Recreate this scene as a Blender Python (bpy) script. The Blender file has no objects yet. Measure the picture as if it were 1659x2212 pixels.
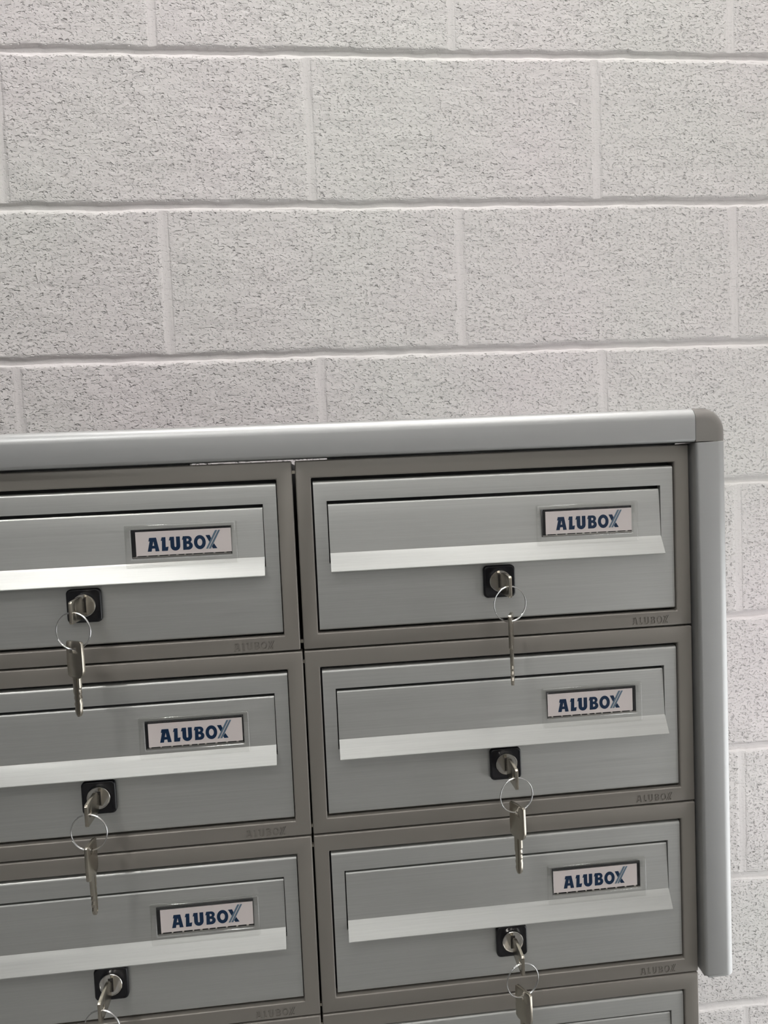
import bpy, bmesh, math, random
import numpy as np
from mathutils import Vector, Matrix
random.seed(4)
sc = bpy.context.scene
COL = sc.collection

# ---------------------------------------------------------------- camera
ZO = 2.36                                   # fitted wall frame -> room height (floor z = 0)
CAM = Vector((0.20743, -1.12365, -0.85941 + ZO))
cam_d = bpy.data.cameras.new('camera')
cam = bpy.data.objects.new('camera', cam_d); COL.objects.link(cam)
Rm = [[0.99441496, 0.09358759, 0.04878789], [-0.09612288, 0.99398385, 0.05250233], [-0.04358081, -0.05689874, 0.99742832]]
cam.matrix_world = Matrix(((Rm[0][0], Rm[0][2], -Rm[0][1], CAM.x), (Rm[1][0], Rm[1][2], -Rm[1][1], CAM.y),
                           (Rm[2][0], Rm[2][2], -Rm[2][1], CAM.z), (0, 0, 0, 1)))
cam_d.sensor_fit = 'VERTICAL'; cam_d.sensor_height = 36; cam_d.lens = 36 * 1550 / 2212
cam_d.clip_start = 0.02; cam_d.clip_end = 60
sc.camera = cam

# ---------------------------------------------------------------- world, exposure
w = bpy.data.worlds.new('world'); sc.world = w; w.use_nodes = True
w.node_tree.nodes['Background'].inputs[0].default_value = (0.9, 0.93, 1, 1)
w.node_tree.nodes['Background'].inputs[1].default_value = 0.05
sc.view_settings.view_transform = 'Standard'; sc.view_settings.look = 'None'
sc.view_settings.gamma = 1; sc.view_settings.use_curve_mapping = False
sc.view_settings.exposure = 0.0

# ceiling light panels: x, y, width, depth, strength
CEIL = 4.3
PANELS = [(-1.30, -3.00, 0.30, 0.30, 170.0, 'small square ceiling light panel at the left in front of the mailboxes'),
          (0.40, -0.62, 2.00, 0.14, 48.0, 'long narrow ceiling light strip nearest the block wall'),
          (0.30, -1.60, 2.00, 0.25, 4.0, 'long ceiling light strip above the space before the mailboxes'),
          (1.05, -2.3, 0.50, 0.50, 22.0, 'square ceiling light panel beside the right wall'),
          (0.10, -3.6, 1.60, 0.60, 2.3, 'wide ceiling light panel farther from the block wall')]
WINDOW_FILL = 2.6                                 # strength of the added light panel in the right wall
HIGH_WINDOW_FILL = 1.1  # strength of the added high light panel opposite the mailboxes
WALL_COL = (0.71, 0.685, 0.67)
FLOOR_COL = (0.2, 0.2, 0.195)
RX0, RX1, RY = -1.9, 1.5, -4.6

# ---------------------------------------------------------------- helpers
def tag(o, label=None, cat=None, group=None, kind=None):
    if label: o['label'] = label
    if cat: o['category'] = cat
    if group: o['group'] = group
    if kind: o['kind'] = kind
    return o
def empty(name, loc=(0, 0, 0)):
    o = bpy.data.objects.new(name, None); COL.objects.link(o); o.location = loc
    o.empty_display_size = 0.02
    return o
def link_mesh(name, me, mat=None, parent=None, loc=(0, 0, 0)):
    o = bpy.data.objects.new(name, me); COL.objects.link(o); o.location = loc
    if mat and len(me.materials) == 0: me.materials.append(mat)
    if parent: o.parent = parent
    return o
def box_bm(bm, x0, x1, y0, y1, z0, z1):
    v = [bm.verts.new((x, y, z)) for x in (x0, x1) for y in (y0, y1) for z in (z0, z1)]
    for f in ((0, 1, 3, 2), (4, 6, 7, 5), (0, 4, 5, 1), (2, 3, 7, 6), (0, 2, 6, 4), (1, 5, 7, 3)):
        bm.faces.new([v[i] for i in f])
    return bm
def to_mesh(name, bm, S=1.0, smooth=False):
    if S != 1.0: bmesh.ops.scale(bm, vec=(S, S, S), verts=bm.verts)
    bmesh.ops.recalc_face_normals(bm, faces=bm.faces)
    me = bpy.data.meshes.new(name); bm.to_mesh(me); bm.free()
    if smooth: me.polygons.foreach_set('use_smooth', [True] * len(me.polygons))
    return me
def baked(me, bevel=0, seg=3, cutters=(), smooth_angle=35, union=()):
    """apply booleans and a bevel to a mesh, return the finished mesh"""
    tmp = bpy.data.objects.new('tmp', me); COL.objects.link(tmp)
    cut = []
    for c in cutters:
        co = bpy.data.objects.new('cut', c); COL.objects.link(co); cut.append(co)
        m = tmp.modifiers.new('b', 'BOOLEAN'); m.operation = 'DIFFERENCE'; m.object = co; m.solver = 'EXACT'; m.use_self = True
    if bevel:
        m = tmp.modifiers.new('v', 'BEVEL'); m.width = bevel; m.segments = seg; m.limit_method = 'ANGLE'; m.angle_limit = math.radians(40)
        m.harden_normals = False
    bpy.context.view_layer.update()
    dg = bpy.context.evaluated_depsgraph_get()
    out = bpy.data.meshes.new_from_object(tmp.evaluated_get(dg))
    bpy.data.objects.remove(tmp)
    for co in cut: bpy.data.objects.remove(co)
    out.polygons.foreach_set('use_smooth', [True] * len(out.polygons))
    out.set_sharp_from_angle(angle=math.radians(smooth_angle))
    return out
def box_mesh(name, *a, bevel=0, seg=3):
    bm = bmesh.new(); box_bm(bm, *a)
    me = to_mesh(name, bm)
    return baked(me, bevel, seg) if bevel else me
MM = 0.001
def mmbox(name, x0, x1, y0, y1, z0, z1, bevel=0, seg=3):
    return box_mesh(name, x0*MM, x1*MM, y0*MM, y1*MM, z0*MM, z1*MM, bevel=bevel*MM, seg=seg)
def tube_bm(bm, pts, r, n=10, closed=False):
    rings = []
    N = len(pts)
    up = Vector((0, 1, 0))
    for i, p in enumerate(pts):
        a = pts[i-1] if (i > 0 or closed) else p
        b = pts[(i+1) % N] if (i < N-1 or closed) else p
        t = (b - a).normalized(); s = t.cross(up).normalized(); u = s.cross(t).normalized()
        rings.append([bm.verts.new(p + s*(r*math.cos(2*math.pi*k/n)) + u*(r*math.sin(2*math.pi*k/n))) for k in range(n)])
    for i in range(N if closed else N-1):
        A, B = rings[i], rings[(i+1) % N]
        for k in range(n): bm.faces.new((A[k], A[(k+1) % n], B[(k+1) % n], B[k]))
    if not closed:
        bm.faces.new(rings[0]); bm.faces.new(rings[-1][::-1])
def cyl_bm(bm, cx, cz, r, y0, y1, n=48, r1=None):
    r1 = r if r1 is None else r1
    A = [bm.verts.new((cx + r*math.cos(2*math.pi*k/n), y0, cz + r*math.sin(2*math.pi*k/n))) for k in range(n)]
    B = [bm.verts.new((cx + r1*math.cos(2*math.pi*k/n), y1, cz + r1*math.sin(2*math.pi*k/n))) for k in range(n)]
    for k in range(n): bm.faces.new((A[k], A[(k+1) % n], B[(k+1) % n], B[k]))
    bm.faces.new(A); bm.faces.new(B[::-1])

# ---------------------------------------------------------------- materials
class MT:
    def __init__(s, name):
        s.m = bpy.data.materials.new(name); s.m.use_nodes = True
        s.nt = s.m.node_tree; s.p = s.nt.nodes['Principled BSDF']; s.out = s.nt.nodes['Material Output']
    def n(s, t, **kw):
        x = s.nt.nodes.new(t)
        for k, v in kw.items(): setattr(x, k, v)
        return x
    def l(s, a, b): s.nt.links.new(a, b)
    def set(s, col=None, rough=None, metal=None, **kw):
        if col: s.p.inputs['Base Color'].default_value = (*col, 1)
        if rough is not None: s.p.inputs['Roughness'].default_value = rough
        if metal is not None: s.p.inputs['Metallic'].default_value = metal
        for k, v in kw.items(): s.p.inputs[k].default_value = v
        return s
    def coords(s, scale, rand=True):
        tc = s.n('ShaderNodeTexCoord'); mp = s.n('ShaderNodeMapping'); mp.inputs['Scale'].default_value = scale
        if rand:
            oi = s.n('ShaderNodeObjectInfo'); va = s.n('ShaderNodeVectorMath', operation='MULTIPLY_ADD')
            va.inputs[1].default_value = (3.1, 2.7, 5.3)
            cx = s.n('ShaderNodeCombineXYZ')
            for k in range(3): s.l(oi.outputs['Random'], cx.inputs[k])
            s.l(cx.outputs[0], va.inputs[0]); s.l(tc.outputs['Object'], va.inputs[2]); s.l(va.outputs[0], mp.inputs['Vector'])
        else: s.l(tc.outputs['Object'], mp.inputs['Vector'])
        return mp.outputs[0]
    def noise(s, vec, scale=1, detail=3, rough=.5):
        x = s.n('ShaderNodeTexNoise'); x.inputs['Scale'].default_value = scale; x.inputs['Detail'].default_value = detail
        x.inputs['Roughness'].default_value = rough; s.l(vec, x.inputs['Vector']); return x.outputs['Fac']
    def rng(s, v, a, b, c, d, smooth=False):
        x = s.n('ShaderNodeMapRange')
        if smooth: x.interpolation_type = 'SMOOTHSTEP'
        for i, q in enumerate((a, b, c, d)): x.inputs[i+1].default_value = q
        s.l(v, x.inputs[0]); return x.outputs[0]
    def math(s, op, a, b):
        x = s.n('ShaderNodeMath', operation=op)
        for i, q in enumerate((a, b)):
            if isinstance(q, (int, float)): x.inputs[i].default_value = q
            else: s.l(q, x.inputs[i])
        return x.outputs[0]
    def bump(s, h, dist, strength=1, prev=None):
        x = s.n('ShaderNodeBump'); x.inputs['Distance'].default_value = dist; x.inputs['Strength'].default_value = strength
        s.l(h, x.inputs['Height'])
        if prev: s.l(prev, x.inputs['Normal'])
        return x.outputs[0]

def brushed(name, col, rough, amp=.5, aniso=.35, colvar=.06, metal=.74):
    t = MT(name).set(col, rough, metal)
    v = t.coords((5, 900, 900)); v2 = t.coords((60, 2600, 2600))
    a = t.noise(v, 1, 4, .6); b = t.noise(v2, 1, 3, .6)
    mix = t.math('ADD', t.math('MULTIPLY', a, .6), t.math('MULTIPLY', b, .4))
    t.l(t.rng(mix, .3, .7, rough - .06, rough + .08), t.p.inputs['Roughness'])
    mc = t.n('ShaderNodeMixRGB'); mc.inputs[1].default_value = (*[c*(1-colvar) for c in col], 1); mc.inputs[2].default_value = (*[min(1, c*(1+colvar)) for c in col], 1)
    t.l(t.rng(mix, .35, .65, 0, 1), mc.inputs[0]); t.l(mc.outputs[0], t.p.inputs['Base Color'])
    t.p.inputs['Anisotropic'].default_value = aniso
    t.l(t.bump(mix, .00002, amp), t.p.inputs['Normal'])
    return t.m
M = {}
M['brushed'] = brushed('brushed_aluminium', (0.545, 0.55, 0.53), .42)
M['anodised'] = brushed('anodised_aluminium', (0.48, 0.485, 0.48), .44, amp=.15, colvar=.02)
def satin(name, col, rough, metal, spec=.5, bumpd=.00003, scale=1800):
    t = MT(name).set(col, rough, metal); t.p.inputs['Specular IOR Level'].default_value = spec
    v = t.coords((scale, scale, scale)); t.l(t.bump(t.noise(v, 1, 2), bumpd, .35), t.p.inputs['Normal'])
    return t.m
M['frame'] = satin('taupe_grey_plastic', (0.25, 0.232, 0.208), .38, .35)
M['cap'] = satin('taupe_cap_plastic', (0.24, 0.226, 0.21), .34, .15)
M['housing'] = satin('dark_housing', (0.05, 0.05, 0.05), .6, .2)
M['black'] = satin('black_plastic', (0.006, 0.006, 0.008), .22, 0)
M['chrome'] = satin('chrome', (0.72, 0.70, 0.66), .13, 1, bumpd=.00001)
M['nickel'] = satin('nickel_key', (0.50, 0.46, 0.39), .26, 1, bumpd=.00006, scale=900)
M['steel'] = satin('steel_wire', (0.70, 0.70, 0.70), .2, 1)
M['slot_shade'] = satin('keyway_shade_black', (0.01, 0.008, 0.007), .5, 0)  # near black, stands for the shade inside the key slot
M['card'] = satin('pink_white_card', (0.78, 0.71, 0.69), .55, 0)
M['blue'] = satin('navy_print', (0.001, 0.022, 0.07), .6, 0, .2)
M['stripe'] = satin('grey_blue_print', (0.12, 0.19, 0.26), .5, 0)
M['stand'] = satin('grey_stand', (0.2, 0.2, 0.2), .45, .5)
def clear(name, tint, gloss_rough, base=.12):
    t = MT(name); t.nt.nodes.remove(t.p)
    tr = t.n('ShaderNodeBsdfTransparent'); tr.inputs[0].default_value = (*tint, 1)
    gl = t.n('ShaderNodeBsdfGlossy'); gl.inputs['Roughness'].default_value = gloss_rough; gl.inputs[0].default_value = (.9, .9, .9, 1)
    fr = t.n('ShaderNodeFresnel'); fr.inputs[0].default_value = 1.5
    ge = t.n('ShaderNodeNewGeometry'); mx = t.n('ShaderNodeMixShader')
    t.l(t.math('MULTIPLY', t.rng(fr.outputs[0], 0, 1, base, 1), t.math('SUBTRACT', 1, ge.outputs['Backfacing'])), mx.inputs[0])
    t.l(tr.outputs[0], mx.inputs[1]); t.l(gl.outputs[0], mx.inputs[2]); t.l(mx.outputs[0], t.out.inputs[0])
    return t.m
M['clear'] = clear('clear_plastic', (.955, .955, .95), .13, .07)
M['pane'] = clear('thin_clear_pane', (.97, .97, .97), .05, .0)

# painted block wall
t = MT('painted_block_wall').set(WALL_COL, .62, 0); t.p.inputs['Specular IOR Level'].default_value = .35
at = t.n('ShaderNodeAttribute'); at.attribute_name = 'joint'; jm = at.outputs['Fac']
tc = t.n('ShaderNodeTexCoord')
def mapped(sx, sz):
    mp = t.n('ShaderNodeMapping'); mp.inputs['Scale'].default_value = (sx, sx, sz); t.l(tc.outputs['Object'], mp.inputs['Vector']); return mp.outputs[0]
clus = t.rng(t.noise(mapped(16, 20), 1, 3, .6), .35, .62, .0, 1.0, True)
pa = t.noise(mapped(135, 215), 1, 2.0, .5); pb = t.noise(mapped(80, 125), 1, 2.5, .55); pc = t.noise(mapped(620, 800), 1, 2, .5)
pitA = t.rng(pa, .28, .41, -1, 0, True)
pitB = t.rng(pb, .25, .37, -1, 0, True)
hA = t.math('MULTIPLY', pitA, t.math('ADD', t.math('MULTIPLY', clus, .8), .25))
h = t.math('ADD', t.math('ADD', t.math('MULTIPLY', hA, 1.2), t.math('MULTIPLY', pitB, 1.2)), t.math('MULTIPLY', pc, .12))
h = t.math('ADD', h, t.math('MULTIPLY', t.noise(mapped(40, 60), 1, 2), .9))
h = t.math('ADD', h, t.math('MULTIPLY', t.rng(t.noise(mapped(235, 330), 1, 1.5, .5), .30, .44, -1, 0, True), .5))
h = t.math('MULTIPLY', h, t.math('SUBTRACT', 1, t.math('MULTIPLY', jm, .9)))
t.l(t.bump(h, .0027, 1.0), t.p.inputs['Normal'])
mc = t.n('ShaderNodeMixRGB'); mc.inputs[1].default_value = (WALL_COL[0]*.985, WALL_COL[1]*1.0, WALL_COL[2]*.985, 1); mc.inputs[2].default_value = (WALL_COL[0]*1.02, WALL_COL[1]*.985, WALL_COL[2]*1.01, 1)  # faint pink and green cast of the lamps, put into the wall colour
t.l(t.rng(t.noise(mapped(2.2, 2.2), 1, 2), .35, .65, 0, 1), mc.inputs[0]); t.l(mc.outputs[0], t.p.inputs['Base Color'])
M['wall'] = t.m
def plain(name, col, rough, sc_=3, var=.06, bumps=(60, .0006)):
    t = MT(name).set(col, rough, 0)
    v = t.coords((sc_,)*3, rand=False)
    mc = t.n('ShaderNodeMixRGB'); mc.inputs[1].default_value = (*[c*(1-var) for c in col], 1); mc.inputs[2].default_value = (*[c*(1+var) for c in col], 1)
    t.l(t.noise(v, 1, 5), mc.inputs[0]); t.l(mc.outputs[0], t.p.inputs['Base Color'])
    t.l(t.bump(t.noise(t.coords((bumps[0],)*3, rand=False), 1, 4), bumps[1], .6), t.p.inputs['Normal'])
    return t.m
M['floor'] = plain('concrete_floor', FLOOR_COL, .45)
M['ceil'] = plain('ceiling_paint', (0.5, 0.5, 0.49), .8)
M['side'] = plain('grey_side_wall', (0.10, 0.10, 0.10), .8)
M['front'] = plain('far_wall_paint', (0.33, 0.33, 0.325), .8)
M['white'] = plain('white_side_wall', (0.75, 0.74, 0.73), .7)
M['metalwhite'] = plain('white_lamp_housing', (0.7, 0.7, 0.7), .4)
def emis(name, col, s):
    t = MT(name).set((.8, .8, .8), .5, 0); t.p.inputs['Emission Color'].default_value = (*col, 1); t.p.inputs['Emission Strength'].default_value = s
    return t.m

# ---------------------------------------------------------------- the room
def noise2(X, Z, s, seed):
    """gradient noise on a tensor grid"""
    rs = np.random.RandomState(seed); T = 64
    ang = rs.rand(T, T)*2*np.pi; gx, gz = np.cos(ang), np.sin(ang)
    u, v = X/s, Z/s
    iu, iv = np.floor(u).astype(int), np.floor(v).astype(int); fu, fv = u-iu, v-iv
    su, sv = fu*fu*fu*(fu*(fu*6-15)+10), fv*fv*fv*(fv*(fv*6-15)+10)
    def g(a, b):
        A = (iu+a) % T; B = (iv+b) % T
        return gx[A[:, None], B[None, :]]*(fu-a)[:, None] + gz[A[:, None], B[None, :]]*(fv-b)[None, :]
    U = su[:, None]; V = sv[None, :]
    return (g(0, 0)*(1-U)+g(1, 0)*U)*(1-V) + (g(0, 1)*(1-U)+g(1, 1)*U)*V
def sstep(a, b, x):
    q = np.clip((x-a)/(b-a), 0, 1); return q*q*(3-2*q)
def block_wall():
    xs = np.concatenate([np.arange(RX0, -.5, .012), np.arange(-.5, 1.2, .0022), np.arange(1.2, RX1+.001, .012)])
    zs = np.concatenate([np.arange(0, .40, .008), np.arange(.40, 2.36, .0022), np.arange(2.36, CEIL+.001, .008)])
    ex = []
    for k in range(-8, 12):
        c = ZO - .225*k
        if 0.02 < c < CEIL-.02: ex += list(np.arange(c-.009, c+.009, .0009))
    zs = np.unique(np.round(np.concatenate([zs, ex]), 5))
    zs = zs[np.concatenate([[True], np.diff(zs) > .0004])]
    X, Z = xs, zs
    nx, nz = len(X), len(Z)
    zf = Z - ZO
    k = np.round(-zf/.225); dz = (zf + .225*k)          # signed distance above each bed joint centre
    wob = noise2(X, Z, .035, 1)*.0022 + noise2(X, Z, .010, 2)*.0010 + noise2(X, Z, .16, 7)*.0016
    D = dz[None, :] + wob
    e_hi = .0046 + noise2(X, Z, .05, 3)*.0022 + noise2(X, Z, .012, 12)*.0012
    e_lo = -.0062 + noise2(X, Z, .04, 4)*.0018
    depth = .0044
    prof = np.where(D > .0, 1 - sstep(0, .0018, D - e_hi), 1.0)
    lowp = 1 - np.clip((-D)/(-e_lo), 0, 1)**1.25
    prof = np.where(D <= 0, lowp, prof)
    y = depth*prof
    jmask = 1 - sstep(.006, .010, np.abs(D))
    # perpends, flush tooled
    course = np.floor(-zf/.225)                        # course index: 0 between joint 0 and 1
    off = np.where(course.astype(int) % 2 == 0, 0.0, .225)
    xp = X[:, None] - off[None, :] + noise2(X, Z, .05, 5)*.003
    dx = xp - np.round(xp/.45)*.45
    fade = .35 + .65*sstep(-.25, .35, noise2(X, Z, .11, 6))
    pv = (1 - sstep(.001, .0052, np.abs(dx)))*.0007*fade - np.exp(-((np.abs(dx)-.0075)/.003)**2)*.0005
    pm = 1 - sstep(.0055, .0085, np.abs(dx))
    y = np.maximum(y, pv*(y < .002) + y*(y >= .002))
    j = np.maximum(jmask, pm*.95)
    # block face relief, and each block set a hair in or out
    bi = np.floor(xp/.45)
    rs = np.random.RandomState(9); tab = rs.rand(64, 64)
    face = (tab[(bi.astype(int)) % 64, (course.astype(int) % 64)[None, :]]-.5)*.0012
    y = y + (face + noise2(X, Z, .06, 8)*.0010)*(1-j)
    cl = sstep(-.15, .35, noise2(X, Z, .09, 10))
    pit = sstep(.20, .40, noise2(X, Z*1.4, .0058, 11))*(.25+.75*cl)
    y = y + pit*.0008*(1-j)
    chips = sstep(.46, .56, noise2(X, Z*1.1, .011, 13))*.0016
    y = y + chips*(1-j)
    co = np.empty((nx, nz, 3), np.float32)
    co[:, :, 0] = X[:, None]; co[:, :, 1] = y; co[:, :, 2] = Z[None, :]
    me = bpy.data.meshes.new('wall_back')
    me.vertices.add(nx*nz); me.vertices.foreach_set('co', co.ravel())
    I = np.arange(nx*nz).reshape(nx, nz)
    q = np.stack([I[:-1, :-1], I[1:, :-1], I[1:, 1:], I[:-1, 1:]], -1).reshape(-1, 4).astype(np.int32)
    nf = len(q)
    me.loops.add(nf*4); me.loops.foreach_set('vertex_index', q.ravel())
    me.polygons.add(nf); me.polygons.foreach_set('loop_start', np.arange(0, nf*4, 4, dtype=np.int32))
    me.polygons.foreach_set('use_smooth', np.ones(nf, bool))
    me.update(calc_edges=True)
    a = me.attributes.new('joint', 'FLOAT', 'POINT'); a.data.foreach_set('value', j.astype(np.float32).ravel())
    return me
tag(link_mesh('wall_back', block_wall(), M['wall']), 'white painted concrete block wall behind the mailboxes', kind='structure')
def slab(name, *a, mat=None, label=None):
    tag(link_mesh(name, box_mesh(name, *a), mat), label, kind='structure')
slab('floor', RX0, RX1, RY, .12, -.1, 0, mat=M['floor'], label='grey concrete floor')
slab('ceiling', RX0, RX1, RY, .12, CEIL, CEIL+.1, mat=M['ceil'], label='pale ceiling')
slab('wall_left', RX0-.1, RX0, RY, .12, 0, CEIL, mat=M['side'], label='grey side wall on the left')
WY0, WY1, WZ0, WZ1 = -1.5, -.12, .15, 1.35
bm = bmesh.new()
for q in ((RX1, RX1+.1, RY, WY0, 0, CEIL), (RX1, RX1+.1, WY1, .12, 0, CEIL), (RX1, RX1+.1, WY0, WY1, 0, WZ0), (RX1, RX1+.1, WY0, WY1, WZ1, CEIL)): box_bm(bm, *q)
tag(link_mesh('wall_right', to_mesh('wall_right', bm), M['white']), 'white side wall on the right', kind='structure')
wn = tag(empty('window_fill_right', (RX1, (WY0+WY1)/2, WZ0)), 'added window-shaped light panel in the white side wall on the right', kind='structure')  # added unseen light source, brightens the lower right of wall and rails
bm = bmesh.new(); hw, hh = (WY1-WY0)/2, WZ1-WZ0
for q in ((.02, .07, -hw, hw, 0, .05), (.02, .07, -hw, hw, hh-.05, hh), (.02, .07, -hw, -hw+.05, 0, hh), (.02, .07, hw-.05, hw, 0, hh), (.02, .07, -.025, .025, 0, hh)): box_bm(bm, *q)
link_mesh('fill_panel_frame', to_mesh('fill_panel_frame', bm), M['metalwhite'], wn)
link_mesh('fill_pane', box_mesh('fill_pane', .04, .05, -hw+.04, hw-.04, .04, hh-.04), emis('fill_glow', (.97, .985, 1.0), WINDOW_FILL), wn)
bm = bmesh.new(); FX0, FX1, FZ0, FZ1 = -1.6, 1.3, 2.3, 3.7
for q in ((RX0, RX1, RY-.1, RY, 0, FZ0), (RX0, RX1, RY-.1, RY, FZ1, CEIL), (RX0, FX0, RY-.1, RY, FZ0, FZ1), (FX1, RX1, RY-.1, RY, FZ0, FZ1)): box_bm(bm, *q)
tag(link_mesh('wall_front', to_mesh('wall_front', bm), M['front']), 'grey wall opposite the mailboxes', kind='structure')
wf = tag(empty('window_fill_front', ((FX0+FX1)/2, RY, FZ0)), 'added high window-shaped light panel in the grey wall opposite the mailboxes', kind='structure')  # added unseen light source, gives the lower flap lips a bright reflection
bm = bmesh.new(); hw, hh = (FX1-FX0)/2, FZ1-FZ0
for q in ((-hw, hw, -.07, -.02, 0, .05), (-hw, hw, -.07, -.02, hh-.05, hh), (-hw, -hw+.05, -.07, -.02, 0, hh), (hw-.05, hw, -.07, -.02, 0, hh), (-.025, .025, -.07, -.02, 0, hh)): box_bm(bm, *q)
link_mesh('fill_panel_frame', to_mesh('fill_panel_frame', bm), M['metalwhite'], wf)
link_mesh('fill_pane', box_mesh('fill_pane', -hw+.04, hw-.04, -.05, -.04, .04, hh-.04), emis('fill_glow_high', (.99, 1, .98), HIGH_WINDOW_FILL), wf)
for (x, y, wd, dp, s, lab) in PANELS:
    r = tag(empty('ceiling_light', (x, y, CEIL)), lab, 'ceiling light')
    bm = bmesh.new()
    e = .02
    for q in ((-wd/2-e, wd/2+e, -dp/2-e, -dp/2, -.02, 0), (-wd/2-e, wd/2+e, dp/2, dp/2+e, -.02, 0),
              (-wd/2-e, -wd/2, -dp/2, dp/2, -.02, 0), (wd/2, wd/2+e, -dp/2, dp/2, -.02, 0)): box_bm(bm, *q)
    link_mesh('lamp_frame', to_mesh('lamp_frame', bm), M['metalwhite'], r)
    link_mesh('diffuser', box_mesh('diffuser', -wd/2, wd/2, -dp/2, dp/2, -.012, -.001), emis('lamp_diffuser', (1.0, .985, .965), s), r)

# ---------------------------------------------------------------- lettering
# letters drawn in mm, cap height 10, advance from the printed card; y up, origin at baseline
def arc(cx, cy, rx, ry, a0, a1, n=14):
    return [(cx+rx*math.cos(math.radians(a0+(a1-a0)*i/n)), cy+ry*math.sin(math.radians(a0+(a1-a0)*i/n))) for i in range(n+1)]
GLYPHS = [
    (0.0, 'A', [[(0, 0), (1.75, 7.4), (.9, 7.3), (1.5, 9.9), (6.4, 9.9), (8.3, 0), (5.5, 0), (5.25, 2.1), (3.2, 2.1), (2.8, 0)],
                [(3.55, 4.1), (4.85, 4.1), (4.35, 7.2)]]),
    (9.5, 'L', [[(.5, 0), (.85, 7.5), (0, 7.2), (.8, 9.9), (3.5, 9.9), (3.3, 2.7), (5.3, 3.0), (4.7, 0)]]),
    (15.2, 'U', [[(1.0, 3.3), (1.0, 7.5), (0, 7.2), (.8, 9.9), (3.8, 9.9), (3.8, 3.6)] + arc(4.45, 3.3, .65, .9, 180, 360, 8)
                 + [(5.1, 9.9), (7.9, 9.9), (7.9, 3.3)] + arc(4.45, 3.3, 3.45, 3.5, 0, -180, 16)[1:-1]]),
    (24.4, 'B', [[(.6, 0), (.85, 7.5), (0, 7.2), (.8, 9.9), (4.0, 9.9)] + arc(4.3, 7.4, 2.7, 2.5, 90, -50, 10) + arc(4.4, 2.95, 3.1, 2.95, 50, -90, 12) + [(4, 0)],
                 [(3.3, 2.2), (3.3, 4.2)] + arc(4.0, 3.2, 1.0, 1.0, 90, -90, 8), [(3.3, 6.2), (3.3, 8.0)] + arc(3.9, 7.1, .9, .9, 90, -90, 8)]),
    (32.8, 'O', [arc(4.2, 5, 4.2, 5.15, 0, 360, 32)[:-1], arc(4.2, 5, 1.75, 2.6, 0, 360, 24)[:-1]]),
    (41.0, 'X', [[(.2, 9.9), (3.2, 9.9), (4.3, 7.3), (3.0, 4.4)], [(5.9, 3.7), (8.2, 0), (5.0, 0), (4.4, 1.4)]]),
]
STRIPES = [[(-.1, 0), (1.3, 0), (8.6, 13.2), (7.0, 13.2)], [(1.9, 0), (3.4, 0), (10.6, 13.2), (9.2, 13.2)]]
STRIPES = [[(x+41.2, y) for x, y in s] for s in STRIPES]
def curve_mesh(name, loops, extrude, scale=1.0, offset=0.0):
    cu = bpy.data.curves.new(name, 'CURVE'); cu.dimensions = '2D'; cu.fill_mode = 'BOTH'; cu.extrude = extrude; cu.offset = offset
    for lp in loops:
        sp = cu.splines.new('POLY'); sp.points.add(len(lp)-1); sp.use_cyclic_u = True
        for p, (x, y) in zip(sp.points, lp): p.co = (x*scale, y*scale, 0, 1)
    o = bpy.data.objects.new(name, cu); COL.objects.link(o); bpy.context.view_layer.update()
    me = bpy.data.meshes.new_from_object(o.evaluated_get(bpy.context.evaluated_depsgraph_get()))
    bpy.data.objects.remove(o)
    bm = bmesh.new(); bm.from_mesh(me); bmesh.ops.remove_doubles(bm, verts=bm.verts, dist=1e-7)
    # curve plane XY -> world XZ, facing -Y
    bm.transform(Matrix(((1, 0, 0, 0), (0, 0, -1, 0), (0, 1, 0, 0), (0, 0, 0, 1))))
    bmesh.ops.recalc_face_normals(bm, faces=bm.faces)
    me2 = bpy.data.meshes.new(name); bm.to_mesh(me2); bm.free(); return me2
word = [[(x+dx, y) for x, y in lp] for dx, ch, lps in GLYPHS for lp in lps]
logo_me = curve_mesh('logo_lettering', word, .00004, MM)
stripe_me = curve_mesh('logo_stripes', STRIPES, .00006, MM)

# ---------------------------------------------------------------- mailbox parts (mm; x right, y -toward the camera, z up; origin = front top left of the frame)
HX, HZ = 299.1, 138.8
FL, FR, FT, FB = 11.0, 287.6, 13.5, 128.1       # opening
def ring_mesh(name, ox0, ox1, oz0, oz1, ix0, ix1, iz0, iz1, y0, y1):
    bm = bmesh.new()
    def loop(x0, x1, z0, z1, y): return [bm.verts.new((x, y, z)) for x, z in ((x0, z0), (x1, z0), (x1, z1), (x0, z1))]
    A, B = loop(ox0, ox1, oz0, oz1, y0), loop(ox0, ox1, oz0, oz1, y1)
    C_, D = loop(ix0, ix1, iz0, iz1, y0), loop(ix0, ix1, iz0, iz1, y1)
    for k in range(4):
        l = (k+1) % 4
        bm.faces.new((A[k], A[l], B[l], B[k])); bm.faces.new((C_[k], D[k], D[l], C_[l]))
        bm.faces.new((A[k], C_[k], C_[l], A[l])); bm.faces.new((B[k], B[l], D[l], D[k]))
    return to_mesh(name, bm, MM)
def make_frame():
    me = ring_mesh('frame', 0, HX, -.6, -.6-HZ, FL, FR, -FT, -FB, 0, 11)
    me = baked(me, 1.05*MM, 3)
    emb = curve_mesh('emboss', [[(x, y) for x, y in lp] for lp in word if True], .0006, .6*MM, offset=-.0002)
    em2 = curve_mesh('emboss2', STRIPES_E, .0006, .6*MM)
    for e in (emb, em2):
        e.transform(Matrix.Translation((250.6*MM, 0, -137.4*MM)))
    return baked(me, 0, cutters=(emb, em2), smooth_angle=40)
STRIPES_E = [[(41.2, 0), (42.1, 0), (47.4, 10.2), (46.4, 10.2)], [(43.3, 0), (44.2, 0), (49.6, 10.2), (48.6, 10.2)]]
frame_me = make_frame()

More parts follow.
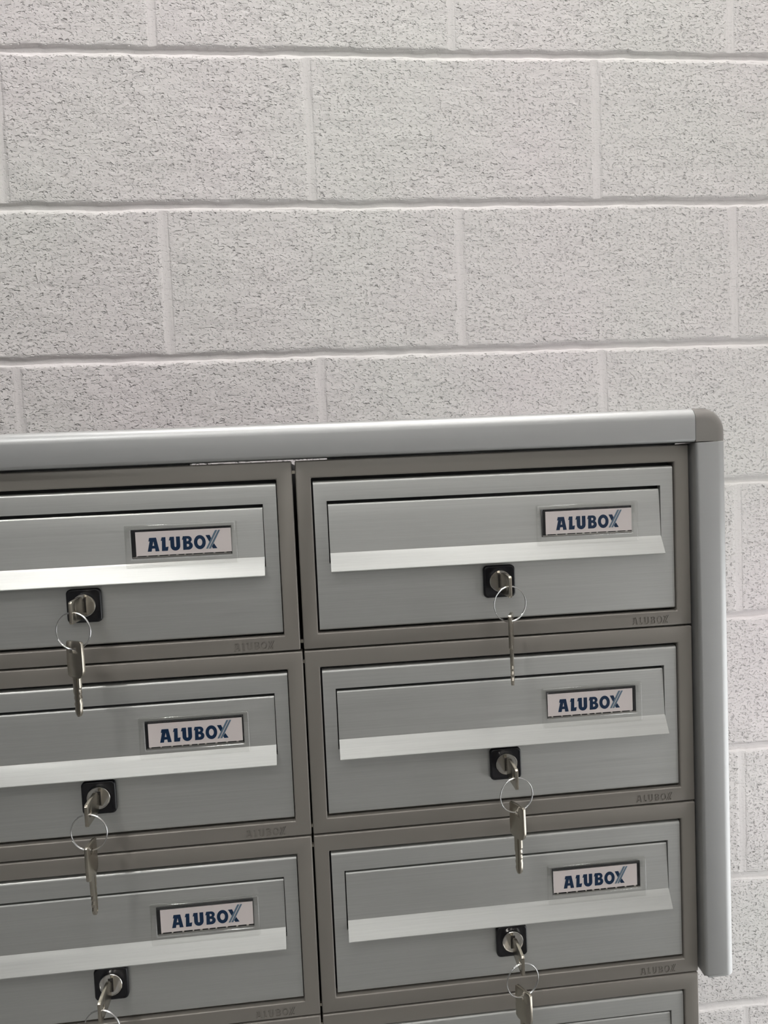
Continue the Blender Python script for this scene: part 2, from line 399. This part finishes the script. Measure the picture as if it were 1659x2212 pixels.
def profile_x(name, prof, x0, x1, caps=True):
    """prof: closed list of (y, z) in mm, extruded along x"""
    bm = bmesh.new()
    A = [bm.verts.new((x0, y, z)) for y, z in prof]; B = [bm.verts.new((x1, y, z)) for y, z in prof]
    n = len(prof)
    for k in range(n): bm.faces.new((A[k], A[(k+1) % n], B[(k+1) % n], B[k]))
    bm.faces.new(A); bm.faces.new(B[::-1])
    return to_mesh(name, bm, MM)
def arcp(cy, cz, r, a0, a1, n=6):
    return [(cy + r*math.cos(math.radians(a0+(a1-a0)*i/n)), cz + r*math.sin(math.radians(a0+(a1-a0)*i/n))) for i in range(n+1)]
# door: front at y=.8, rounded top edge (r 2.6) and bottom edge (r 1.4)
dprof = [(7, -15.9)] + [(4.9-2.8*math.sin(math.radians(a)), -18.6+2.7*math.cos(math.radians(a))) for a in range(0, 91, 15)] \
      + [(3.9-1.8*math.cos(math.radians(a)), -124.6-1.7*math.sin(math.radians(a))) for a in range(0, 91, 15)] + [(7, -126.3)]
door_me = baked(profile_x('door', dprof, 12.4, 286.9), 0,
                cutters=(mmbox('c', 21.8, 277.0, -5, 12, -77, -30.9),), smooth_angle=50)
# flap
def flap_mesh():
    front = [(6.0, -33.2), (4.2, -33.5), (3.7, -34.5), (3.3, -38), (2.9, -45), (2.4, -55), (1.9, -64), (1.5, -69.4), (-5.2, -82.0), (-5.3, -82.5), (-4.7, -82.9)]
    back = [(-4.2, -82.6), (2.6, -70.2), (3.2, -64), (4.2, -50), (5.2, -38)]
    bm = bmesh.new(); prof = front + back
    return baked(profile_x('flap', prof, 22.7, 276.4), 0, smooth_angle=15)
flap_me = flap_mesh()
# name holder : slightly tilted with the flap (local coords then placed)
nh_ring = ring_mesh('name_holder', 178.4, 257.6, -41.6, -72.6, 182.9, 253.0, -45.4, -65.6, -1.1, 2.6)
nh_ring = baked(nh_ring, 1.2*MM, 3)
def corner_round_cut(): pass
recess_me = mmbox('recess', 182.6, 253.3, 1.6, 2.4, -65.9, -45.1)
pane_me = mmbox('pane', 183.0, 252.9, -.1, .15, -65.5, -45.5)
def teeth_mesh():
    bm = bmesh.new(); rnd = random.Random(3)
    box_bm(bm, 183.2, 252.8, .5, 1.3, -65.4, -64.7)
    x = 185.5
    while x < 250:
        box_bm(bm, x, x+rnd.uniform(1.0, 1.8), .2, 1.0, -64.7, -64.0); x += rnd.choice((5.4, 5.8, 7.6))
    return to_mesh('teeth', bm, MM)
teeth_me = teeth_mesh()
card_me = mmbox('card', 0, 67.4, -.15, .15, -17.2, 0)
# lock
plate_me = mmbox('lock_plate', 136.0, 160.0, -1.8, .9, -109.0, -85.0)
def plate_mesh():
    bm = bmesh.new(); x0, x1, z0, z1, r = 136.0, 160.0, -109.2, -85.0, 3.2
    pts = []
    for cx, cz, a in ((x1-r, z1-r, 0), (x0+r, z1-r, 90), (x0+r, z0+r, 180), (x1-r, z0+r, 270)):
        for i in range(7):
            b = math.radians(a+15*i); pts.append((cx+r*math.cos(b), cz+r*math.sin(b)))
    cx, cz = 148, -97.1
    lev = [(1.0, 0), (-1.1, 0), (-1.7, .35), (-2.0, 1.0)]
    rings = []
    for y, ins in lev:
        s = 1 - ins/12
        rings.append([bm.verts.new((cx+(x-cx)*s, y, cz+(z-cz)*s)) for x, z in pts])
    # shallow dish around the cylinder
    s2 = 1-1.9/12
    rings.append([bm.verts.new((cx+(x-cx)*s2, -1.6, cz+(z-cz)*s2)) for x, z in pts])
    n = len(pts)
    for A, B in zip(rings, rings[1:]):
        for k in range(n): bm.faces.new((A[k], A[(k+1) % n], B[(k+1) % n], B[k]))
    bm.faces.new(rings[0]); bm.faces.new(rings[-1][::-1])
    me = to_mesh('lock_plate', bm, MM); me.polygons.foreach_set('use_smooth', [True]*len(me.polygons)); me.set_sharp_from_angle(angle=math.radians(50)); return me
plate_me = plate_mesh()
LX, LZ = 148.3, -96.6
def cyl_mesh():
    bm = bmesh.new(); n = 56
    lev = [(8.2, 0.5), (8.2, -3.4), (7.95, -3.75), (7.5, -3.75), (7.3, -3.5), (0, -3.5)]
    rings = []
    for r, y in lev[:-1]:
        rings.append([bm.verts.new((LX+r*math.cos(2*math.pi*k/n), y, LZ+r*math.sin(2*math.pi*k/n))) for k in range(n)])
    for A, B in zip(rings, rings[1:]):
        for k in range(n): bm.faces.new((A[k], A[(k+1) % n], B[(k+1) % n], B[k]))
    bm.faces.new(rings[0]); bm.faces.new(rings[-1][::-1])
    me = to_mesh('lock_cylinder', bm, MM)
    return baked(me, 0, smooth_angle=30)
cylinder_me = cyl_mesh()
keyway_shade_me = mmbox('keyway_shade', LX-1.7, LX+1.7, -3.75, -3.4, LZ-5.0, LZ+5.0)  # no slot cut; dark plate carries the slot's shade in its colour
housing_me = mmbox('housing', 1.0, HX-1.0, 10, 375, -HZ+.4, -1.6, bevel=1)

# keys -----------------------------------------------------------------------------------------
def key_mesh(name, bow_w, bow_h):
    """key in its own plane: length along -z, origin at the hole; thickness along y"""
    hw, L1 = bow_w/2, 28.0
    out = [(-hw+1.2, 4.8), (hw-1.2, 4.8), (hw-.1, 3.7), (hw+.2, -5), (hw+.3, -14), (hw-.4, -17.4), (hw-2.4, -19.6), (3.4, -20.4), (3.4, -26.5),
           (3.3, -27), (2.6, -28), (3.1, -30), (2.5, -31.5), (3.2, -33.5), (2.7, -35), (3.2, -37), (2.9, -40), (2.6, -43.0), (1.0, -45), (-.8, -45.2),
           (-2.0, -43.8), (-2.9, -41.6), (-2.2, -39.5), (-3.0, -37.4), (-2.1, -35.6), (-3.0, -33.8), (-2.5, -31.9), (-3.3, -30), (-3.3, -26.5), (-3.4, -20.4),
           (-hw+1.6, -20.0), (-hw+.1, -18.6), (-hw-.2, -11), (-hw, -3.5), (-hw+.1, 3.7)]
    out = [(x, z if z > -26 else -26.5+(z+26.5)*1.1) for x, z in out]
    hole = arc(0, -1.6, 1.9, 1.9, 0, 360, 20)[:-1]
    me = curve_mesh(name, [out, hole], 1.05*MM, MM)
    # milled grooves along the blade
    g1 = mmbox('g', .5, 1.7, -1.6, -.62, -46, -20.5); g2 = mmbox('g', -1.5, -.5, .62, 1.6, -46, -20.5)
    me = baked(me, .22*MM, 2, cutters=(g1, g2), smooth_angle=30)
    return me
key_me = key_mesh('key', 15.4, 26)
def bow_mesh():
    """key pushed into the lock: bow plane vertical, sticking out along -y"""
    me = key_me.copy()
    # local (x, y, z): rotate so that the blade points to +y (into the lock), bow width vertical
    me.transform(Matrix(((0, 1, 0, 0), (0, 0, -1, 0), (1, 0, 0, 0), (0, 0, 0, 1))))
    return me
inkey_me = bow_mesh()
def ring_wire():
    bm = bmesh.new(); pts = []
    N = 120
    R0 = 12.7
    for i in range(N+1):
        a = 2*math.pi*1.78*i/N + math.radians(205)
        r = R0 - .25*math.sin(2*math.pi*i/N/2)
        pts.append(Vector((r*math.cos(a), -.45 + .9*i/N, r*math.sin(a))))
    tube_bm(bm, pts, .42, 8)
    return to_mesh('key_ring', bm, MM, True)
ring_me = ring_wire()

def copy_tree_child(o, parent):
    c = o.copy(); COL.objects.link(c); c.parent = parent
    for ch in list(o.children): copy_tree_child(ch, c)

def make_mailbox():
    r = empty('mailbox')
    link_mesh('housing', housing_me, M['housing'], r)
    link_mesh('frame', frame_me, M['frame'], r)
    link_mesh('door', door_me, M['brushed'], r)
    link_mesh('letter_flap', flap_me, M['brushed'], r)
    nh = link_mesh('name_holder', nh_ring, M['clear'], r)
    rc = link_mesh('holder_backing', recess_me, M['black'], nh)
    cd = link_mesh('name_card', card_me, M['card'], nh, (185.2*MM, 1.2*MM, -46.8*MM))
    lg = link_mesh('logo_lettering', logo_me, M['blue'], nh)
    st = link_mesh('logo_stripes', stripe_me, M['stripe'], nh)
    lg.location = ((185.2+8.0)*MM, .98*MM, (-46.8-14.4)*MM); st.location = ((185.2+8.0)*MM, .94*MM, (-46.8-14.4)*MM)
    link_mesh('retaining_teeth', teeth_me, M['chrome'], nh)
    link_mesh('clear_pane', pane_me, M['pane'], nh)
    link_mesh('lock_plate', plate_me, M['black'], r)
    cy = link_mesh('lock_cylinder', cylinder_me, M['chrome'], r)
    link_mesh('keyway_shade', keyway_shade_me, M['slot_shade'], cy)
    return r
X1, YP, Z0 = 0.193367, -0.598335, -0.848577 + ZO
PX, PZ = 0.30148, 0.1400
proto = make_mailbox()
def dup(root):
    r = root.copy(); COL.objects.link(r)
    for ch in list(root.children): copy_tree_child(ch, r)
    return r
ROWS = ['top', 'second', 'third', 'fourth']
LABELS = {(1, 0): 'brushed aluminium mailbox directly under the rounded corner cap, top of right column',
          (1, 1): 'brushed aluminium mailbox second from top in the right column, name card pushed to the left',
          (1, 2): 'brushed aluminium mailbox third from top in the right column, beside the side rail end',
          (1, 3): 'mailbox at the bottom right, cut off by the picture edge, only its top border showing',
          (0, 0): 'brushed aluminium mailbox at the left directly under the top rail, brightest flap lip',
          (0, 1): 'brushed aluminium mailbox second from top in the left column',
          (0, 2): 'brushed aluminium mailbox third from top in the left column',
          (0, 3): 'mailbox below the left column, barely entering the bottom edge of the picture'}
CARD_DX = {(0, 0): .6, (1, 0): .5, (0, 1): -.3, (1, 1): -2.2, (0, 2): 0.2, (1, 2): -2.0}
boxes = {}
GAPW = (2.38, 1.18, 1.38, 1.38)
first = True
for c in (1, 0):
    for rw in range(4):
        r = proto if first else dup(proto); first = False
        r.location = (X1 - (1-c)*(PX - (0, .0012, .0010, .0010)[rw]), YP, Z0 - rw*PZ)
        tag(r, LABELS[(c, rw)], 'mailbox', 'aluminium mailboxes in two columns')
        boxes[(c, rw)] = r
for rw in range(4):
    for za in (-8.8, -133.6):
        link_mesh('spacer_clip', mmbox('spacer_clip', HX-.3, HX+GAPW[rw]-.15, 2.2, 5, za-1.1, za+1.1), M['nickel'], boxes[(0, rw)])
for kk, r in boxes.items():
    d = CARD_DX.get(kk, 0)*MM
    for ch in r.children:
        if ch.name.startswith('name_holder'):
            for g in ch.children:
                if g.name.startswith(('name_card', 'logo')): g.location.x += d

# key sets -------------------------------------------------------------------------------------
# (column,row): yaw of inserted key, ring yaw, yaw of hanging key, swing of hanging key
KEYS = {(1, 0): (0, 12, 68, 1.0), (0, 0): (0, -14, -35, 0), (1, 1): (0, 8, -66, 0), (0, 1): (0, -6, 84, -1), (1, 2): (0, 10, -62, 0), (0, 2): (0, -8, 70, 0)}
KLAB = {(1, 0): 'keys in the lock of the top right mailbox, spare key hanging nearly edge-on',
        (0, 0): 'keys in the lock of the top left mailbox, spare key showing its broad flat side',
        (1, 1): 'keys in the lock of the second mailbox down in the right column',
        (0, 1): 'keys in the lock of the second left mailbox, spare key hanging as a thin edge',
        (1, 2): 'keys in the lowest visible right lock, spare key running off the bottom edge',
        (0, 2): 'keys in the lowest visible left lock, ring cut by the bottom edge'}
HOLE_Y, RC = -24.5, 11.7
for kk, (ya, yr, yk, sw) in KEYS.items():
    L = boxes[kk].location
    base = Vector((L.x + LX*MM, L.y - 3.5*MM, L.z + LZ*MM))
    r = tag(empty('key_set', base), KLAB[kk], 'keys', 'key sets hanging from the mailbox locks')
    k1 = link_mesh('key', inkey_me, M['nickel'], r, (0, (HOLE_Y + 1.5)*MM, -.3*MM)); k1['label'] = 'key pushed into the lock'
    rg = link_mesh('key_ring', ring_me, M['steel'], r, (0, (HOLE_Y+.2)*MM, -12.9*MM)); rg.rotation_euler = (0, 0, math.radians(yr))
    k2 = link_mesh('key', key_me, M['nickel'], r, (.3*MM, (HOLE_Y+.2)*MM, -24.6*MM)); k2.rotation_euler = (0, math.radians(sw), math.radians(yk))
    k2['label'] = 'spare key hanging from the ring'

# ---------------------------------------------------------------- surround of rails
sr = tag(empty('surround_frame', (X1, YP, Z0)), 'silver aluminium rails with rounded corners framing the top three rows of mailboxes', 'frame')
rail_prof = [(30, 26.5)] + [(0.5-8.5*math.sin(math.radians(a)), 18.0+8.5*math.cos(math.radians(a))) for a in range(0, 91, 9)] \
    + [(-5.6-2.4*math.cos(math.radians(a)), 3.4-2.4*math.sin(math.radians(a))) for a in range(0, 91, 18)] + [(30, 1.0)]
XL = -PX*1000
rail_me = profile_x('top_rail', rail_prof, XL-1.4, 300.6)
bm = bmesh.new(); bm.from_mesh(rail_me)
for v0, v1 in ((XL-1, -78), (24, 300)): box_bm(bm, v0*MM, v1*MM, .022, .03, -.0013, .0012)
bm.to_mesh(rail_me); bm.free()
link_mesh('top_rail', baked(rail_me, 0, smooth_angle=50), M['anodised'], sr)
side_out = rail_prof
def side_rail(sign):
    # profile (y, x) extruded down z
    bm = bmesh.new(); prof = [(y, z - 1.0 + 300.9) for y, z in rail_prof]
    prof = [(y, (x if x > 302.5 else x)) for y, x in prof]
    A = [bm.verts.new((x, y, .4)) for y, x in prof]; B = [bm.verts.new((x, y, -419.5)) for y, x in prof]
    n = len(prof)
    for k in range(n): bm.faces.new((A[k], A[(k+1) % n], B[(k+1) % n], B[k]))
    bm.faces.new(A); be = bm.faces.new(B[::-1])
    bmesh.ops.bevel(bm, geom=[e for e in be.edges], offset=2.6, segments=3, profile=.5, affect='EDGES', clamp_overlap=True)
    if sign < 0:
        for v in bm.verts: v.co.x = (HX + XL) - v.co.x
    return baked(to_mesh('side_rail', bm, MM), 0, smooth_angle=50)
link_mesh('side_rail', side_rail(1), M['anodised'], sr)
link_mesh('side_rail', side_rail(-1), M['anodised'], sr)
def corner_cap(sign):
    bm = bmesh.new(); x0, z0 = 300.9, 1.0; W, H, R = 25.5, 25.5, 18.0
    offs = [(0, 30)] + [((1-math.cos(math.radians(a)))*0 + 8.5*(1-math.cos(math.radians(a))), .5-8.5*math.sin(math.radians(a))) for a in range(0, 91, 9)]
    rings = []
    for o, y in offs:
        r = R-o; pts = [(W-o, 0)] + [(W-R + r*math.cos(math.radians(a)), H-R + r*math.sin(math.radians(a))) for a in range(0, 91, 6)] + [(0, H-o)]
        rings.append([bm.verts.new((x0+px, y, z0+pz)) for px, pz in pts])
    n = len(rings[0])
    for A, B in zip(rings, rings[1:]):
        for k in range(n-1): bm.faces.new((A[k], A[k+1], B[k+1], B[k]))
    c0 = bm.verts.new((x0, offs[-1][1], z0)); c1 = bm.verts.new((x0, 30, z0))
    bm.faces.new(rings[-1] + [c0]); bm.faces.new(rings[0][::-1] + [c1])
    bm.faces.new([c1] + [q[0] for q in rings] + [c0]); bm.faces.new([c0] + [q[-1] for q in rings][::-1] + [c1])
    if sign < 0:
        for v in bm.verts: v.co.x = (HX + XL) - v.co.x
    return baked(to_mesh('corner_cap', bm, MM), 0, smooth_angle=45)
tag(link_mesh('corner_cap', corner_cap(1), M['cap'], sr), 'taupe plastic rounded corner cap')
tag(link_mesh('corner_cap', corner_cap(-1), M['cap'], sr), 'taupe plastic rounded corner cap')

# stand that carries the mailboxes from below (out of frame)
zb = Z0 - 4*PZ + .001
sd = tag(empty('mailbox_stand', (X1, YP, 0)), 'grey steel stand under the lowest mailboxes', 'stand')
link_mesh('shelf', box_mesh('shelf', -PX, .2991, .005, .37, zb-.03-.0, zb-.0002), M['stand'], sd)
for x in (-PX+.02, .2991-.06):
    for y in (.02, .32):
        link_mesh('leg', box_mesh('leg', x, x+.04, y, y+.04, 0, zb-.03, bevel=.002), M['stand'], sd)
